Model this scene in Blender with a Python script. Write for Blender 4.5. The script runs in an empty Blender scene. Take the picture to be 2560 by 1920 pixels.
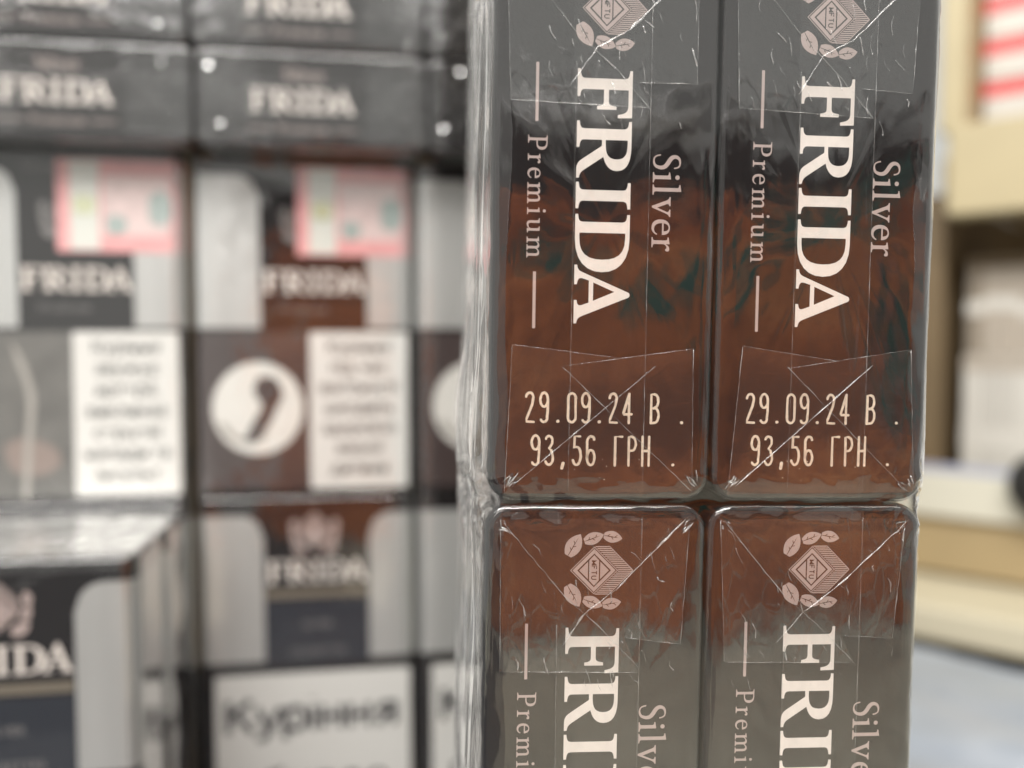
import bpy, math, random
from mathutils import Vector, Matrix, noise
from mathutils.geometry import tessellate_polygon

S = 0.001                       # all measures below are millimetres
R = math.radians
scene = bpy.context.scene
col = scene.collection

# ------------------------------------------------------------------ camera, world, lamps, exposure
CAM_H = 129.5                   # lens height above the shelf board
F_PX = 2200.0                   # focal length in photograph pixels (2560 wide)
cam_d = bpy.data.cameras.new('camera')
cam = bpy.data.objects.new('camera', cam_d); col.objects.link(cam)
cam.location = (0, 0, CAM_H * S)
cam.rotation_euler = (R(90 - 2.8), 0, 0)
cam_d.sensor_width = 36.0
cam_d.lens = 36.0 * F_PX / 2560.0
cam_d.clip_start = 0.005
cam_d.clip_end = 30
cam_d.dof.use_dof = True
cam_d.dof.focus_distance = 0.0895
cam_d.dof.aperture_fstop = cam_d.lens / 2.7
scene.camera = cam

world = bpy.data.worlds.new('World'); scene.world = world
world.use_nodes = True
bg = world.node_tree.nodes['Background']
bg.inputs[0].default_value = (0.97, 0.97, 0.92, 1)
bg.inputs[1].default_value = 0.66

def area(name, loc, target, sx, sy, power, color):
    l = bpy.data.lights.new(name, 'AREA'); l.shape = 'RECTANGLE'
    l.size = sx; l.size_y = sy; l.energy = power; l.color = color
    o = bpy.data.objects.new(name, l); col.objects.link(o)
    o.location = loc
    d = Vector(target) - Vector(loc)
    o.rotation_euler = d.to_track_quat('-Z', 'Y').to_euler()
    return o
area('ceiling_lamp', (-0.18, -0.30, 0.85), (0.0, 0.12, 0.1), 1.0, 0.22, 17, (1.0, 0.97, 0.93))
area('front_fill_lamp', (-0.40, -0.72, 0.84), (0.0, 0.12, 0.1), 0.8, 0.45, 5.0, (1.0, 0.97, 0.94))  # unseen fill lamp added to brighten the front faces of the packs
area('aisle_lamp', (0.45, -0.1, 1.15), (0.3, 0.45, 0.1), 0.7, 0.2, 0.9, (1.0, 0.9, 0.74))

area('cloth_fill_lamp', (0.22, -0.12, 0.80), (0.2, -0.42, 0.12), 0.8, 0.2, 3.5, (1.0, 0.95, 0.88))  # added fill, aimed at the unseen cloths to brighten their reflection

scene.view_settings.view_transform = 'Standard'
scene.view_settings.look = 'None'
scene.view_settings.exposure = 0.0
scene.view_settings.gamma = 1.0
scene.render.engine = 'CYCLES'
cy = scene.cycles
cy.max_bounces = 16; cy.glossy_bounces = 8; cy.transparent_max_bounces = 40
cy.sample_clamp_indirect = 6.0
cy.use_denoising = True

# ------------------------------------------------------------------ materials
MATS = {}
def nodes_of(name):
    m = bpy.data.materials.new(name); m.use_nodes = True
    nt = m.node_tree; nt.nodes.clear()
    out = nt.nodes.new('ShaderNodeOutputMaterial')
    MATS[name] = m
    return m, nt, out

def principled(name, color, rough=0.5, metal=0.0, coat=0.0, noise_amt=0.0, noise_scale=300, bump=0.0, bump_scale=800, spec=0.5, stretch=(1, 1, 1)):
    m, nt, out = nodes_of(name)
    b = nt.nodes.new('ShaderNodeBsdfPrincipled')
    nt.links.new(b.outputs[0], out.inputs[0])
    b.inputs['Base Color'].default_value = (*color, 1)
    b.inputs['Roughness'].default_value = rough
    b.inputs['Metallic'].default_value = metal
    b.inputs['Coat Weight'].default_value = coat
    b.inputs['Coat Roughness'].default_value = 0.06
    b.inputs['Specular IOR Level'].default_value = spec
    tc = nt.nodes.new('ShaderNodeTexCoord')
    mp = nt.nodes.new('ShaderNodeMapping'); mp.inputs['Scale'].default_value = stretch
    nt.links.new(tc.outputs['Object'], mp.inputs[0])
    if noise_amt > 0:
        n = nt.nodes.new('ShaderNodeTexNoise'); n.inputs['Scale'].default_value = noise_scale
        n.inputs['Detail'].default_value = 4
        nt.links.new(mp.outputs[0], n.inputs['Vector'])
        r = nt.nodes.new('ShaderNodeMapRange')
        r.inputs['From Min'].default_value = 0.25; r.inputs['From Max'].default_value = 0.75
        r.inputs['To Min'].default_value = 1 - noise_amt; r.inputs['To Max'].default_value = 1 + noise_amt
        nt.links.new(n.outputs['Fac'], r.inputs['Value'])
        mx = nt.nodes.new('ShaderNodeVectorMath'); mx.operation = 'SCALE'
        mx.inputs[0].default_value = color
        nt.links.new(r.outputs[0], mx.inputs['Scale'])
        nt.links.new(mx.outputs[0], b.inputs['Base Color'])
    if bump > 0:
        n2 = nt.nodes.new('ShaderNodeTexNoise'); n2.inputs['Scale'].default_value = bump_scale
        n2.inputs['Detail'].default_value = 3
        nt.links.new(mp.outputs[0], n2.inputs['Vector'])
        bp = nt.nodes.new('ShaderNodeBump'); bp.inputs['Strength'].default_value = bump
        bp.inputs['Distance'].default_value = 0.0003
        nt.links.new(n2.outputs['Fac'], bp.inputs['Height'])
        nt.links.new(bp.outputs[0], b.inputs['Normal'])
    return m

def film(name, strength=2.0, rough=0.03, bump=0.15, scale=180, stretch=(1, 1, 1), dust=0.012, fine=0.0, base=0.0, voro=0.0, haze=0.0):
    """thin clear film: transparent, with the mirror sheen of its two faces growing towards grazing view, and a little dust"""
    m, nt, out = nodes_of(name)
    L = nt.links.new
    tr = nt.nodes.new('ShaderNodeBsdfTransparent'); tr.inputs[0].default_value = (0.985, 0.985, 0.985, 1)
    gl = nt.nodes.new('ShaderNodeBsdfGlossy'); gl.inputs['Roughness'].default_value = rough
    gl.inputs[0].default_value = (1, 1, 1, 1)
    tc = nt.nodes.new('ShaderNodeTexCoord')
    mp = nt.nodes.new('ShaderNodeMapping'); mp.inputs['Scale'].default_value = stretch
    L(tc.outputs['Object'], mp.inputs[0])
    n = nt.nodes.new('ShaderNodeTexNoise'); n.inputs['Scale'].default_value = scale; n.inputs['Detail'].default_value = 2.5
    n.inputs['Distortion'].default_value = 0.6
    L(mp.outputs[0], n.inputs['Vector'])
    h = n.outputs['Fac']
    if fine > 0:
        n3 = nt.nodes.new('ShaderNodeTexNoise'); n3.inputs['Scale'].default_value = scale * 4.5; n3.inputs['Detail'].default_value = 2
        L(mp.outputs[0], n3.inputs['Vector'])
        ma = nt.nodes.new('ShaderNodeMath'); ma.operation = 'MULTIPLY_ADD'; ma.inputs[1].default_value = fine
        L(n3.outputs['Fac'], ma.inputs[0]); L(h, ma.inputs[2]); h = ma.outputs[0]
    if voro > 0:
        # crushed film: flat little facets meeting in raised creases
        dm = nt.nodes.new('ShaderNodeVectorMath'); dm.operation = 'MULTIPLY_ADD'
        dm.inputs[1].default_value = (0.0022,) * 3
        L(n.outputs['Color'], dm.inputs[0]); L(mp.outputs[0], dm.inputs[2])
        v = nt.nodes.new('ShaderNodeTexVoronoi'); v.feature = 'DISTANCE_TO_EDGE'; v.inputs['Scale'].default_value = scale * 2.6
        L(dm.outputs[0], v.inputs['Vector'])
        mn = nt.nodes.new('ShaderNodeMath'); mn.operation = 'MINIMUM'; mn.inputs[1].default_value = 0.10
        L(v.outputs['Distance'], mn.inputs[0])
        n4 = nt.nodes.new('ShaderNodeMath'); n4.operation = 'MULTIPLY'; n4.inputs[1].default_value = 0.45; L(h, n4.inputs[0])
        ma = nt.nodes.new('ShaderNodeMath'); ma.operation = 'MULTIPLY_ADD'; ma.inputs[1].default_value = -voro
        L(mn.outputs[0], ma.inputs[0]); L(n4.outputs[0], ma.inputs[2]); h = ma.outputs[0]
    bp = nt.nodes.new('ShaderNodeBump'); bp.inputs['Strength'].default_value = bump; bp.inputs['Distance'].default_value = 0.001
    L(h, bp.inputs['Height'])
    L(bp.outputs[0], gl.inputs['Normal'])
    # reflectance of a thin sheet, the same from either side: 0.04 + 0.96 (1 - cos)^5
    ge = nt.nodes.new('ShaderNodeNewGeometry')
    dt = nt.nodes.new('ShaderNodeVectorMath'); dt.operation = 'DOT_PRODUCT'
    L(ge.outputs['Incoming'], dt.inputs[0]); L(ge.outputs['Normal'], dt.inputs[1])
    ab = nt.nodes.new('ShaderNodeMath'); ab.operation = 'ABSOLUTE'; L(dt.outputs['Value'], ab.inputs[0])
    om = nt.nodes.new('ShaderNodeMath'); om.operation = 'SUBTRACT'; om.inputs[0].default_value = 1.0; om.use_clamp = True; L(ab.outputs[0], om.inputs[1])
    pw = nt.nodes.new('ShaderNodeMath'); pw.operation = 'POWER'; pw.inputs[1].default_value = 5.0; L(om.outputs[0], pw.inputs[0])
    fr = nt.nodes.new('ShaderNodeMath'); fr.operation = 'MULTIPLY_ADD'; fr.inputs[1].default_value = 0.96; fr.inputs[2].default_value = 0.04; L(pw.outputs[0], fr.inputs[0])
    mu = nt.nodes.new('ShaderNodeMath'); mu.operation = 'MULTIPLY_ADD'; mu.use_clamp = True
    mu.inputs[1].default_value = strength; mu.inputs[2].default_value = base
    L(fr.outputs[0], mu.inputs[0])
    mix = nt.nodes.new('ShaderNodeMixShader')
    L(mu.outputs[0], mix.inputs[0]); L(tr.outputs[0], mix.inputs[1]); L(gl.outputs[0], mix.inputs[2])
    df = nt.nodes.new('ShaderNodeBsdfDiffuse'); df.inputs[0].default_value = (0.8, 0.8, 0.78, 1)
    mix2 = nt.nodes.new('ShaderNodeMixShader'); mix2.inputs[0].default_value = dust
    if haze > 0:
        hz = nt.nodes.new('ShaderNodeMath'); hz.operation = 'MULTIPLY_ADD'; hz.inputs[1].default_value = haze; hz.inputs[2].default_value = dust
        L(pw.outputs[0], hz.inputs[0]); L(hz.outputs[0], mix2.inputs[0])
    L(mix.outputs[0], mix2.inputs[1]); L(df.outputs[0], mix2.inputs[2])
    L(mix2.outputs[0], out.inputs[0])
    return m

principled('board', (0.010, 0.008, 0.0085), rough=0.38, coat=0.5, spec=0.12, bump=0.10, bump_scale=2500)
principled('navy', (0.012, 0.016, 0.026), rough=0.4, coat=0.3)
principled('foil_cream', (0.82, 0.755, 0.70), rough=0.42, noise_amt=0.07, noise_scale=900)
principled('foil_pink', (0.46, 0.37, 0.345), rough=0.40, noise_amt=0.06, noise_scale=900)
principled('foil_dim', (0.20, 0.19, 0.185), rough=0.45)
principled('ink_cream', (0.84, 0.70, 0.55), rough=0.55, noise_amt=0.22, noise_scale=2600)
principled('silver', (0.60, 0.605, 0.59), rough=0.36, metal=0.55, coat=0.4, noise_amt=0.10, noise_scale=60, stretch=(4, 4, .4))
principled('gold_line', (0.25, 0.215, 0.165), rough=0.4, metal=0.4)
principled('white_card', (0.66, 0.65, 0.62), rough=0.5)
principled('black_ink', (0.03, 0.03, 0.033), rough=0.5)
principled('grey_ink', (0.16, 0.155, 0.15), rough=0.5)
principled('stamp_pink', (0.72, 0.36, 0.36), rough=0.55, noise_amt=0.10, noise_scale=250)
principled('stamp_pale', (0.68, 0.55, 0.53), rough=0.55, noise_amt=0.12, noise_scale=350)
principled('stamp_white', (0.66, 0.67, 0.62), rough=0.3, coat=0.5)
principled('stamp_green', (0.36, 0.42, 0.40), rough=0.55)
principled('stamp_holo', (0.80, 0.82, 0.58), rough=0.2, metal=0.5)
principled('photo_grey', (0.12, 0.115, 0.105), rough=0.5, noise_amt=0.35, noise_scale=120)
principled('figure_pale', (0.34, 0.32, 0.29), rough=0.5)
principled('photo_skin', (0.24, 0.185, 0.16), rough=0.5)
principled('photo_white', (0.66, 0.64, 0.60), rough=0.5, noise_amt=0.06, noise_scale=160)
principled('photo_dark', (0.045, 0.028, 0.026), rough=0.5)
principled('cream_laminate', (0.43, 0.365, 0.225), rough=0.42, noise_amt=0.05, noise_scale=25, bump=0.05)
principled('pale_laminate', (0.55, 0.50, 0.37), rough=0.4, noise_amt=0.04, noise_scale=25)
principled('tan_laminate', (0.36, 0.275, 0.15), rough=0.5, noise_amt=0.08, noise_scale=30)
principled('dark_laminate', (0.15, 0.105, 0.055), rough=0.55, noise_amt=0.1, noise_scale=30)
principled('counter_top', (0.40, 0.39, 0.32), rough=0.5, noise_amt=0.30, noise_scale=9)
principled('shelf_dark', (0.035, 0.036, 0.04), rough=0.45, noise_amt=0.05, noise_scale=20)
principled('card_brown', (0.34, 0.25, 0.16), rough=0.7, noise_amt=0.1, noise_scale=200)
principled('pack_red', (0.60, 0.055, 0.06), rough=0.35, coat=0.4)
principled('pack_white', (0.54, 0.52, 0.475), rough=0.35, coat=0.4, noise_amt=0.05, noise_scale=90)
principled('pack_pale', (0.60, 0.58, 0.53), rough=0.4, coat=0.4, noise_amt=0.14, noise_scale=160, stretch=(6, 6, 1))
principled('pack_tan', (0.28, 0.24, 0.19), rough=0.4, coat=0.4)
principled('pack_beige', (0.42, 0.37, 0.31), rough=0.4, coat=0.4, noise_amt=0.14, noise_scale=140, stretch=(6, 6, 1))
principled('rail_white', (0.60, 0.58, 0.49), rough=0.4)
principled('rail_blue', (0.36, 0.38, 0.48), rough=0.35)
principled('black_plastic', (0.012, 0.011, 0.010), rough=0.5)
principled('blue_wrap', (0.33, 0.37, 0.43), rough=0.3, coat=0.6, noise_amt=0.20, noise_scale=14, bump=0.5, bump_scale=45)
principled('reflection_rust', (0.80, 0.24, 0.075), rough=0.9, noise_amt=0.22, noise_scale=16, spec=0.1)
def reflection_print_mat(name):  # pattern of the added cloth, coloured for the brown and teal reflection
    m, nt, out = nodes_of(name); L = nt.links.new
    b = nt.nodes.new('ShaderNodeBsdfDiffuse'); L(b.outputs[0], out.inputs[0])
    tc = nt.nodes.new('ShaderNodeTexCoord'); mp = nt.nodes.new('ShaderNodeMapping'); mp.inputs['Scale'].default_value = (2.4, 0, 8)
    mp.inputs['Location'].default_value = (0.3, 0, 0.55)
    L(tc.outputs['Object'], mp.inputs[0])
    n = nt.nodes.new('ShaderNodeTexNoise'); n.inputs['Scale'].default_value = 1.0; n.inputs['Detail'].default_value = 0.6; n.inputs['Distortion'].default_value = 1.0
    L(mp.outputs[0], n.inputs['Vector'])
    r = nt.nodes.new('ShaderNodeValToRGB'); e = r.color_ramp.elements
    stops = ((0.0, (.10, .035, .02)), (.30, (.26, .075, .03)), (.38, (.55, .16, .055)), (.50, (.80, .26, .09)), (.53, (.92, .36, .14)), (.55, (.60, .17, .055)), (.63, (.40, .10, .035)), (.66, (.04, .15, .13)), (.72, (.03, .11, .10)))
    e[0].position, e[0].color = stops[0][0], (*stops[0][1], 1); e[1].position, e[1].color = stops[-1][0], (*stops[-1][1], 1)
    for p, cc_ in stops[1:-1]:
        q = e.new(p); q.color = (*cc_, 1)
    L(n.outputs['Fac'], r.inputs[0]); L(r.outputs[0], b.inputs[0])
reflection_print_mat('reflection_print')
principled('reflection_dark', (0.022, 0.022, 0.024), rough=0.9, noise_amt=0.3, noise_scale=20, spec=0.1)
principled('reflection_teal', (0.03, 0.15, 0.13), rough=0.9, noise_amt=0.25, noise_scale=30, spec=0.1)
principled('reflection_pink', (0.45, 0.26, 0.24), rough=0.9, noise_amt=0.2, noise_scale=30, spec=0.1)
principled('steel', (0.55, 0.55, 0.55), rough=0.3, metal=1.0)
principled('rubber', (0.02, 0.022, 0.026), rough=0.7, noise_amt=0.1)

film('wrap_pack', strength=1.7, rough=0.018, bump=0.07, scale=110, dust=0.002)
film('wrap_outer', strength=1.6, rough=0.022, bump=0.09, scale=70, stretch=(1.5, 1.5, 0.7), dust=0.003, fine=0.05, haze=0.45)
film('wrap_flap', strength=1.35, rough=0.05, bump=0.34, scale=165, dust=0.012, voro=0.5, fine=.12, stretch=(1.5, 1, 0.6))
film('wrap_flap_low', strength=1.5, rough=0.035, bump=0.13, scale=190, dust=0.010, voro=0.35)
film('wrap_seam', strength=0.7, rough=0.06, bump=0.2, scale=160, dust=0.003, stretch=(2.5, 1, 0.5), fine=0.2)
film('wrap_crease', strength=1.6, rough=0.22, bump=0.3, scale=900, dust=0.10, base=0.12)
film('wrap_bunched', strength=2.2, rough=0.16, bump=0.3, scale=120, dust=0.12, base=0.22)
film('wrap_back', strength=2.7, rough=0.07, bump=0.25, scale=90, dust=0.006)

# ------------------------------------------------------------------ helpers
def mesh(name, verts, faces, smooth=False):
    me = bpy.data.meshes.new(name)
    me.from_pydata([(v[0] * S, v[1] * S, v[2] * S) for v in verts], [], faces)
    if smooth:
        me.polygons.foreach_set('use_smooth', [True] * len(me.polygons))
    me.update()
    return me
def obj(name, me, mat, parent=None):
    o = bpy.data.objects.new(name, me); col.objects.link(o)
    if mat is not None and len(me.materials) == 0:
        me.materials.append(MATS[mat])
    o.parent = parent
    return o
def empty(name, m, label, cat, group=None):
    o = bpy.data.objects.new(name, None); col.objects.link(o)
    o.empty_display_size = 0.01
    o.matrix_world = m
    tag(o, label, cat, group)
    return o
def tag(o, label, cat, group=None):
    o['label'] = label; o['category'] = cat
    if group: o['group'] = group
def structure(o):
    o['kind'] = 'structure'; return o
def T(x, y, z): return Matrix.Translation((x * S, y * S, z * S))
def RZ(a): return Matrix.Rotation(R(a), 4, 'Z')
def RY(a): return Matrix.Rotation(R(a), 4, 'Y')
def RX(a): return Matrix.Rotation(R(a), 4, 'X')

class MB:
    def __init__(s): s.v = []; s.f = []
    def add(s, vs, fs):
        k = len(s.v); s.v += [tuple(v) for v in vs]; s.f += [tuple(i + k for i in f) for f in fs]; return s
    def box(s, x0, x1, y0, y1, z0, z1, b=0.0):
        if b <= 0:
            vs = [(x, y, z) for x in (x0, x1) for y in (y0, y1) for z in (z0, z1)]
            fs = [(0, 1, 3, 2), (4, 6, 7, 5), (0, 4, 5, 1), (2, 3, 7, 6), (0, 2, 6, 4), (1, 5, 7, 3)]
            return s.add(vs, fs)
        # chamfered box: rings along z, each ring an octagon
        def ring(i, z):
            a0, a1, c0, c1 = x0 + i, x1 - i, y0 + i, y1 - i
            return [(a0 + b, c0, z), (a1 - b, c0, z), (a1, c0 + b, z), (a1, c1 - b, z), (a1 - b, c1, z), (a0 + b, c1, z), (a0, c1 - b, z), (a0, c0 + b, z)]
        vs = ring(b, z0) + ring(0, z0 + b) + ring(0, z1 - b) + ring(b, z1)
        fs = [tuple(range(7, -1, -1)), tuple(range(24, 32))]
        for r in range(3):
            for i in range(8):
                j = (i + 1) % 8
                fs.append((r * 8 + i, r * 8 + j, r * 8 + 8 + j, r * 8 + 8 + i))
        return s.add(vs, fs)
    def tube(s, pts, rad, n=6, flat=1.0):
        k0 = len(s.v); vs = []; fs = []
        m = len(pts)
        for i, p in enumerate(pts):
            p = Vector(p)
            a = Vector(pts[max(0, i - 1)]); b = Vector(pts[min(m - 1, i + 1)])
            t = (b - a).normalized()
            u = t.cross(Vector((0, 1, 0)))
            if u.length < 1e-4: u = t.cross(Vector((1, 0, 0)))
            u.normalize(); w = t.cross(u)
            r = rad[i] if isinstance(rad, (list, tuple)) else rad
            for q in range(n):
                an = 2 * math.pi * q / n
                vs.append(p + u * (math.cos(an) * r) + w * (math.sin(an) * r * flat))
        for i in range(m - 1):
            for q in range(n):
                q2 = (q + 1) % n
                fs.append((i * n + q, i * n + q2, (i + 1) * n + q2, (i + 1) * n + q))
        fs.append(tuple(range(n - 1, -1, -1))); fs.append(tuple(range((m - 1) * n, m * n)))
        return s.add(vs, fs)
    def me(s, name, smooth=False): return mesh(name, s.v, s.f, smooth)

def bez(pts_in):
    """contour: (x,y) corners and ('c',x1,y1,x2,y2,x,y) cubics"""
    out = []
    for p in pts_in:
        if p[0] == 'c':
            x0, y0 = out[-1]; _, x1, y1, x2, y2, x3, y3 = p
            for k in range(1, 7):
                t = k / 6; a = 1 - t
                out.append((a**3 * x0 + 3 * a * a * t * x1 + 3 * a * t * t * x2 + t**3 * x3,
                            a**3 * y0 + 3 * a * a * t * y1 + 3 * a * t * t * y2 + t**3 * y3))
        else: out.append((p[0], p[1]))
    res = []
    for p in out:
        if not res or abs(p[0] - res[-1][0]) + abs(p[1] - res[-1][1]) > 1e-6: res.append(p)
    if abs(res[0][0] - res[-1][0]) + abs(res[0][1] - res[-1][1]) < 1e-6: res.pop()
    return res
def fill(contours):
    """triangles of a contour list (first outer, then holes)"""
    flat = [p for c in contours for p in c]
    tris = tessellate_polygon([[Vector((p[0], p[1], 0)) for p in c] for c in contours])
    return flat, [tuple(t) for t in tris]
def spline(pts, n=6):
    out = []
    m = len(pts)
    for i in range(m - 1):
        p0, p1, p2, p3 = pts[max(0, i - 1)], pts[i], pts[i + 1], pts[min(m - 1, i + 2)]
        for k in range(n):
            t = k / n
            out.append(tuple(0.5 * (2 * b + (c - a) * t + (2 * a - 5 * b + 4 * c - d) * t * t + (3 * b - a - 3 * c + d) * t**3)
                             for a, b, c, d in zip(p0, p1, p2, p3)))
    out.append(tuple(pts[-1]))
    return out
def ribbon(pts, wid, caps=True):
    """flat stroke of a polyline; wid number or list of half widths -> contour"""
    m = len(pts); Lf = []; Rt = []
    for i in range(m):
        a = pts[max(0, i - 1)]; b = pts[min(m - 1, i + 1)]
        dx, dy = b[0] - a[0], b[1] - a[1]; l = math.hypot(dx, dy) or 1
        w = wid[i] if isinstance(wid, (list, tuple)) else wid
        nx, ny = -dy / l * w, dx / l * w
        Lf.append((pts[i][0] + nx, pts[i][1] + ny)); Rt.append((pts[i][0] - nx, pts[i][1] - ny))
    def cap(p, a, w):
        return [(p[0] + math.cos(a + t) * w, p[1] + math.sin(a + t) * w) for t in [math.pi / 2 - math.pi * k / 6 for k in range(1, 6)]]
    c = list(Lf)
    if caps:
        a = math.atan2(pts[-1][1] - pts[-2][1], pts[-1][0] - pts[-2][0])
        c += cap(pts[-1], a, wid[-1] if isinstance(wid, (list, tuple)) else wid)
    c += Rt[::-1]
    if caps:
        a = math.atan2(pts[0][1] - pts[1][1], pts[0][0] - pts[1][0])
        c += cap(pts[0], a, wid[0] if isinstance(wid, (list, tuple)) else wid)
    return c

# ------------------------------------------------------------------ serif letter outlines (cap height 100)
c = 'c'
G = {}
G['F'] = (88, [[(0, 0), (50, 0), (50, 5), (c, 38, 6, 37, 8, 37, 16), (37, 48), (58, 48), (c, 65, 48, 66, 44, 67, 36), (73, 36), (73, 71), (67, 71), (c, 66, 62, 65, 57, 58, 57), (37, 57), (37, 93), (64, 93), (c, 77, 93, 80, 88, 82, 74), (88, 74), (87, 100), (2, 100), (2, 95), (c, 15, 94, 17, 92, 17, 84), (17, 16), (c, 17, 8, 15, 6, 0, 5)]])
G['I'] = (48, [[(0, 0), (48, 0), (48, 5), (c, 36, 6, 34, 8, 34, 16), (34, 84), (c, 34, 92, 36, 94, 48, 95), (48, 100), (0, 100), (0, 95), (c, 12, 94, 14, 92, 14, 84), (14, 16), (c, 14, 8, 12, 6, 0, 5)]])
G['D'] = (106, [[(0, 0), (45, 0), (c, 85, 0, 106, 20, 106, 50), (c, 106, 80, 85, 100, 45, 100), (0, 100), (0, 95), (c, 12, 94, 14, 92, 14, 84), (14, 16), (c, 14, 8, 12, 6, 0, 5)],
               [(34, 8), (44, 8), (c, 72, 8, 83, 22, 83, 50), (c, 83, 78, 72, 92, 44, 92), (34, 92)]])
G['R'] = (104, [[(0, 0), (48, 0), (48, 5), (c, 36, 6, 34, 8, 34, 16), (34, 46), (45, 46), (70, 10), (c, 75, 2, 82, 0, 90, 0), (104, 0), (104, 5), (c, 97, 6, 93, 8, 89, 14), (65, 49), (c, 82, 53, 90, 62, 90, 74), (c, 90, 92, 74, 100, 46, 100), (0, 100), (0, 95), (c, 12, 94, 14, 92, 14, 84), (14, 16), (c, 14, 8, 12, 6, 0, 5)],
               [(34, 53), (44, 53), (c, 62, 53, 69, 60, 69, 73), (c, 69, 87, 61, 93, 44, 93), (34, 93)]])
G['A'] = (108, [[(0, 0), (36, 0), (36, 5), (c, 26, 6, 23, 9, 25, 16), (28.6, 27), (69.4, 27), (74, 15), (c, 76, 8, 74, 6, 65, 5), (65, 0), (108, 0), (108, 5), (c, 99, 6, 97, 9, 94, 16), (59, 100), (c, 57, 103, 52, 103, 50, 100), (14, 16), (c, 11, 9, 9, 6, 0, 5)],
               [(32, 35), (49, 74), (66, 35)]])
G['P'] = (76, [[(0, 0), (42, 0), (42, 4), (c, 30, 5, 28, 7, 28, 14), (28, 43), (42, 43), (c, 64, 43, 76, 54, 76, 71), (c, 76, 90, 62, 100, 40, 100), (0, 100), (0, 96), (c, 11, 95, 14, 93, 14, 86), (14, 14), (c, 14, 7, 11, 5, 0, 4)],
              [(28, 49), (40, 49), (c, 56, 49, 61, 57, 61, 71), (c, 61, 86, 54, 94, 38, 94), (28, 94)]])
G['r'] = (50, [[(0, 0), (36, 0), (36, 4), (c, 26, 5, 24, 7, 24, 12), (24, 44), (c, 27, 52, 33, 55, 38, 55), (c, 41, 55, 40, 50, 44, 50), (c, 48, 50, 50, 54, 50, 57), (c, 50, 62, 47, 65, 42, 65), (c, 34, 65, 28, 60, 24, 52), (24, 66), (0, 62), (0, 58), (c, 9, 58, 11, 56, 11, 50), (11, 12), (c, 11, 7, 9, 5, 0, 4)]])
G['e'] = (58, [[(57, 18), (c, 52, 7, 44, -1, 31, -1), (c, 12, -1, 2, 13, 2, 32), (c, 2, 53, 14, 66, 32, 66), (c, 49, 66, 57, 54, 57, 37), (15, 37), (c, 15, 20, 22, 8, 35, 8), (c, 44, 8, 50, 13, 53, 20)],
              [(16, 43), (44, 43), (c, 44, 54, 40, 61, 31, 61), (c, 22, 61, 17, 53, 16, 43)]])
G['m'] = (110, [[(0, 0), (34, 0), (34, 4), (c, 25, 5, 24, 7, 24, 12), (24, 46), (c, 28, 53, 34, 57, 40, 57), (c, 47, 57, 49, 52, 49, 44), (49, 12), (c, 49, 7, 47, 5, 40, 4), (40, 0), (72, 0), (72, 4), (c, 64, 5, 62, 7, 62, 12), (62, 46), (c, 66, 53, 72, 57, 78, 57), (c, 85, 57, 87, 52, 87, 44), (87, 12), (c, 87, 7, 85, 5, 78, 4), (78, 0), (110, 0), (110, 4), (c, 102, 5, 100, 7, 100, 12), (100, 46), (c, 100, 59, 94, 66, 83, 66), (c, 74, 66, 66, 61, 61, 53), (c, 59, 62, 54, 66, 45, 66), (c, 36, 66, 29, 61, 24, 53), (24, 66), (0, 62), (0, 58), (c, 9, 58, 11, 56, 11, 50), (11, 12), (c, 11, 7, 9, 5, 0, 4)]])
DOT = [(17 + 8 * math.cos(a), 89 + 8 * math.sin(a)) for a in [2 * math.pi * k / 14 for k in range(14)]]
G['i'] = (36, [[(0, 0), (36, 0), (36, 4), (c, 26, 5, 24, 7, 24, 12), (24, 66), (0, 62), (0, 58), (c, 9, 58, 11, 56, 11, 50), (11, 12), (c, 11, 7, 9, 5, 0, 4)]])
G['l'] = (36, [[(0, 0), (36, 0), (36, 4), (c, 26, 5, 24, 7, 24, 12), (24, 104), (0, 100), (0, 96), (c, 9, 96, 11, 94, 11, 88), (11, 12), (c, 11, 7, 9, 5, 0, 4)]])
G['u'] = (75, [[(0, 66), (0, 62), (c, 9, 61, 11, 59, 11, 52), (11, 20), (c, 11, 6, 17, -1, 30, -1), (c, 39, -1, 46, 3, 52, 11), (52, -1), (75, 1), (75, 5), (c, 67, 6, 65, 8, 65, 14), (65, 66), (42, 66), (42, 62), (c, 50, 61, 52, 59, 52, 52), (52, 18), (c, 48, 12, 42, 8, 35, 8), (c, 28, 8, 24, 12, 24, 22), (24, 66)]])
G['v'] = (70, [[(0, 66), (0, 62), (c, 6, 61, 9, 58, 12, 52), (32, -1), (38, -1), (58, 50), (c, 62, 58, 65, 61, 70, 62), (70, 66), (44, 66), (44, 62), (c, 52, 61, 54, 58, 52, 52), (38, 18), (25, 52), (c, 23, 58, 25, 61, 32, 62), (32, 66)]])
_sp = spline([(52, 76), (50, 86), (44, 95), (31, 97.5), (18, 93), (12, 82), (14, 70), (24, 60), (38, 51), (48, 40), (50, 25), (44, 9), (30, 2.5), (16, 5), (9, 14), (6, 27)], 4)
_sw = [2.5 + 5.2 * max(0, math.sin(math.pi * min(1, max(0, (k / (len(_sp) - 1) - .17) / .66)))) for k in range(len(_sp))]
G['S'] = (60, [ribbon(_sp, _sw, False)])
def line_shape(text, track, cap, length=None):
    """returns flat pts (mm along text, mm up) and tris"""
    V = []; Fc = []; x = 0
    for ch in text:
        w, cs = G[ch]
        for con in ([[bez(k) for k in cs]] + ([[DOT]] if ch == 'i' else [])):
            p, t = fill(con); k = len(V)
            V += [(a + x, b) for a, b in p]; Fc += [tuple(i + k for i in q) for q in t]
        x += w + track
    x -= track
    sx = (length / x) if length else cap / 100
    return [(a * sx, b * cap / 100) for a, b in V], Fc

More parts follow.
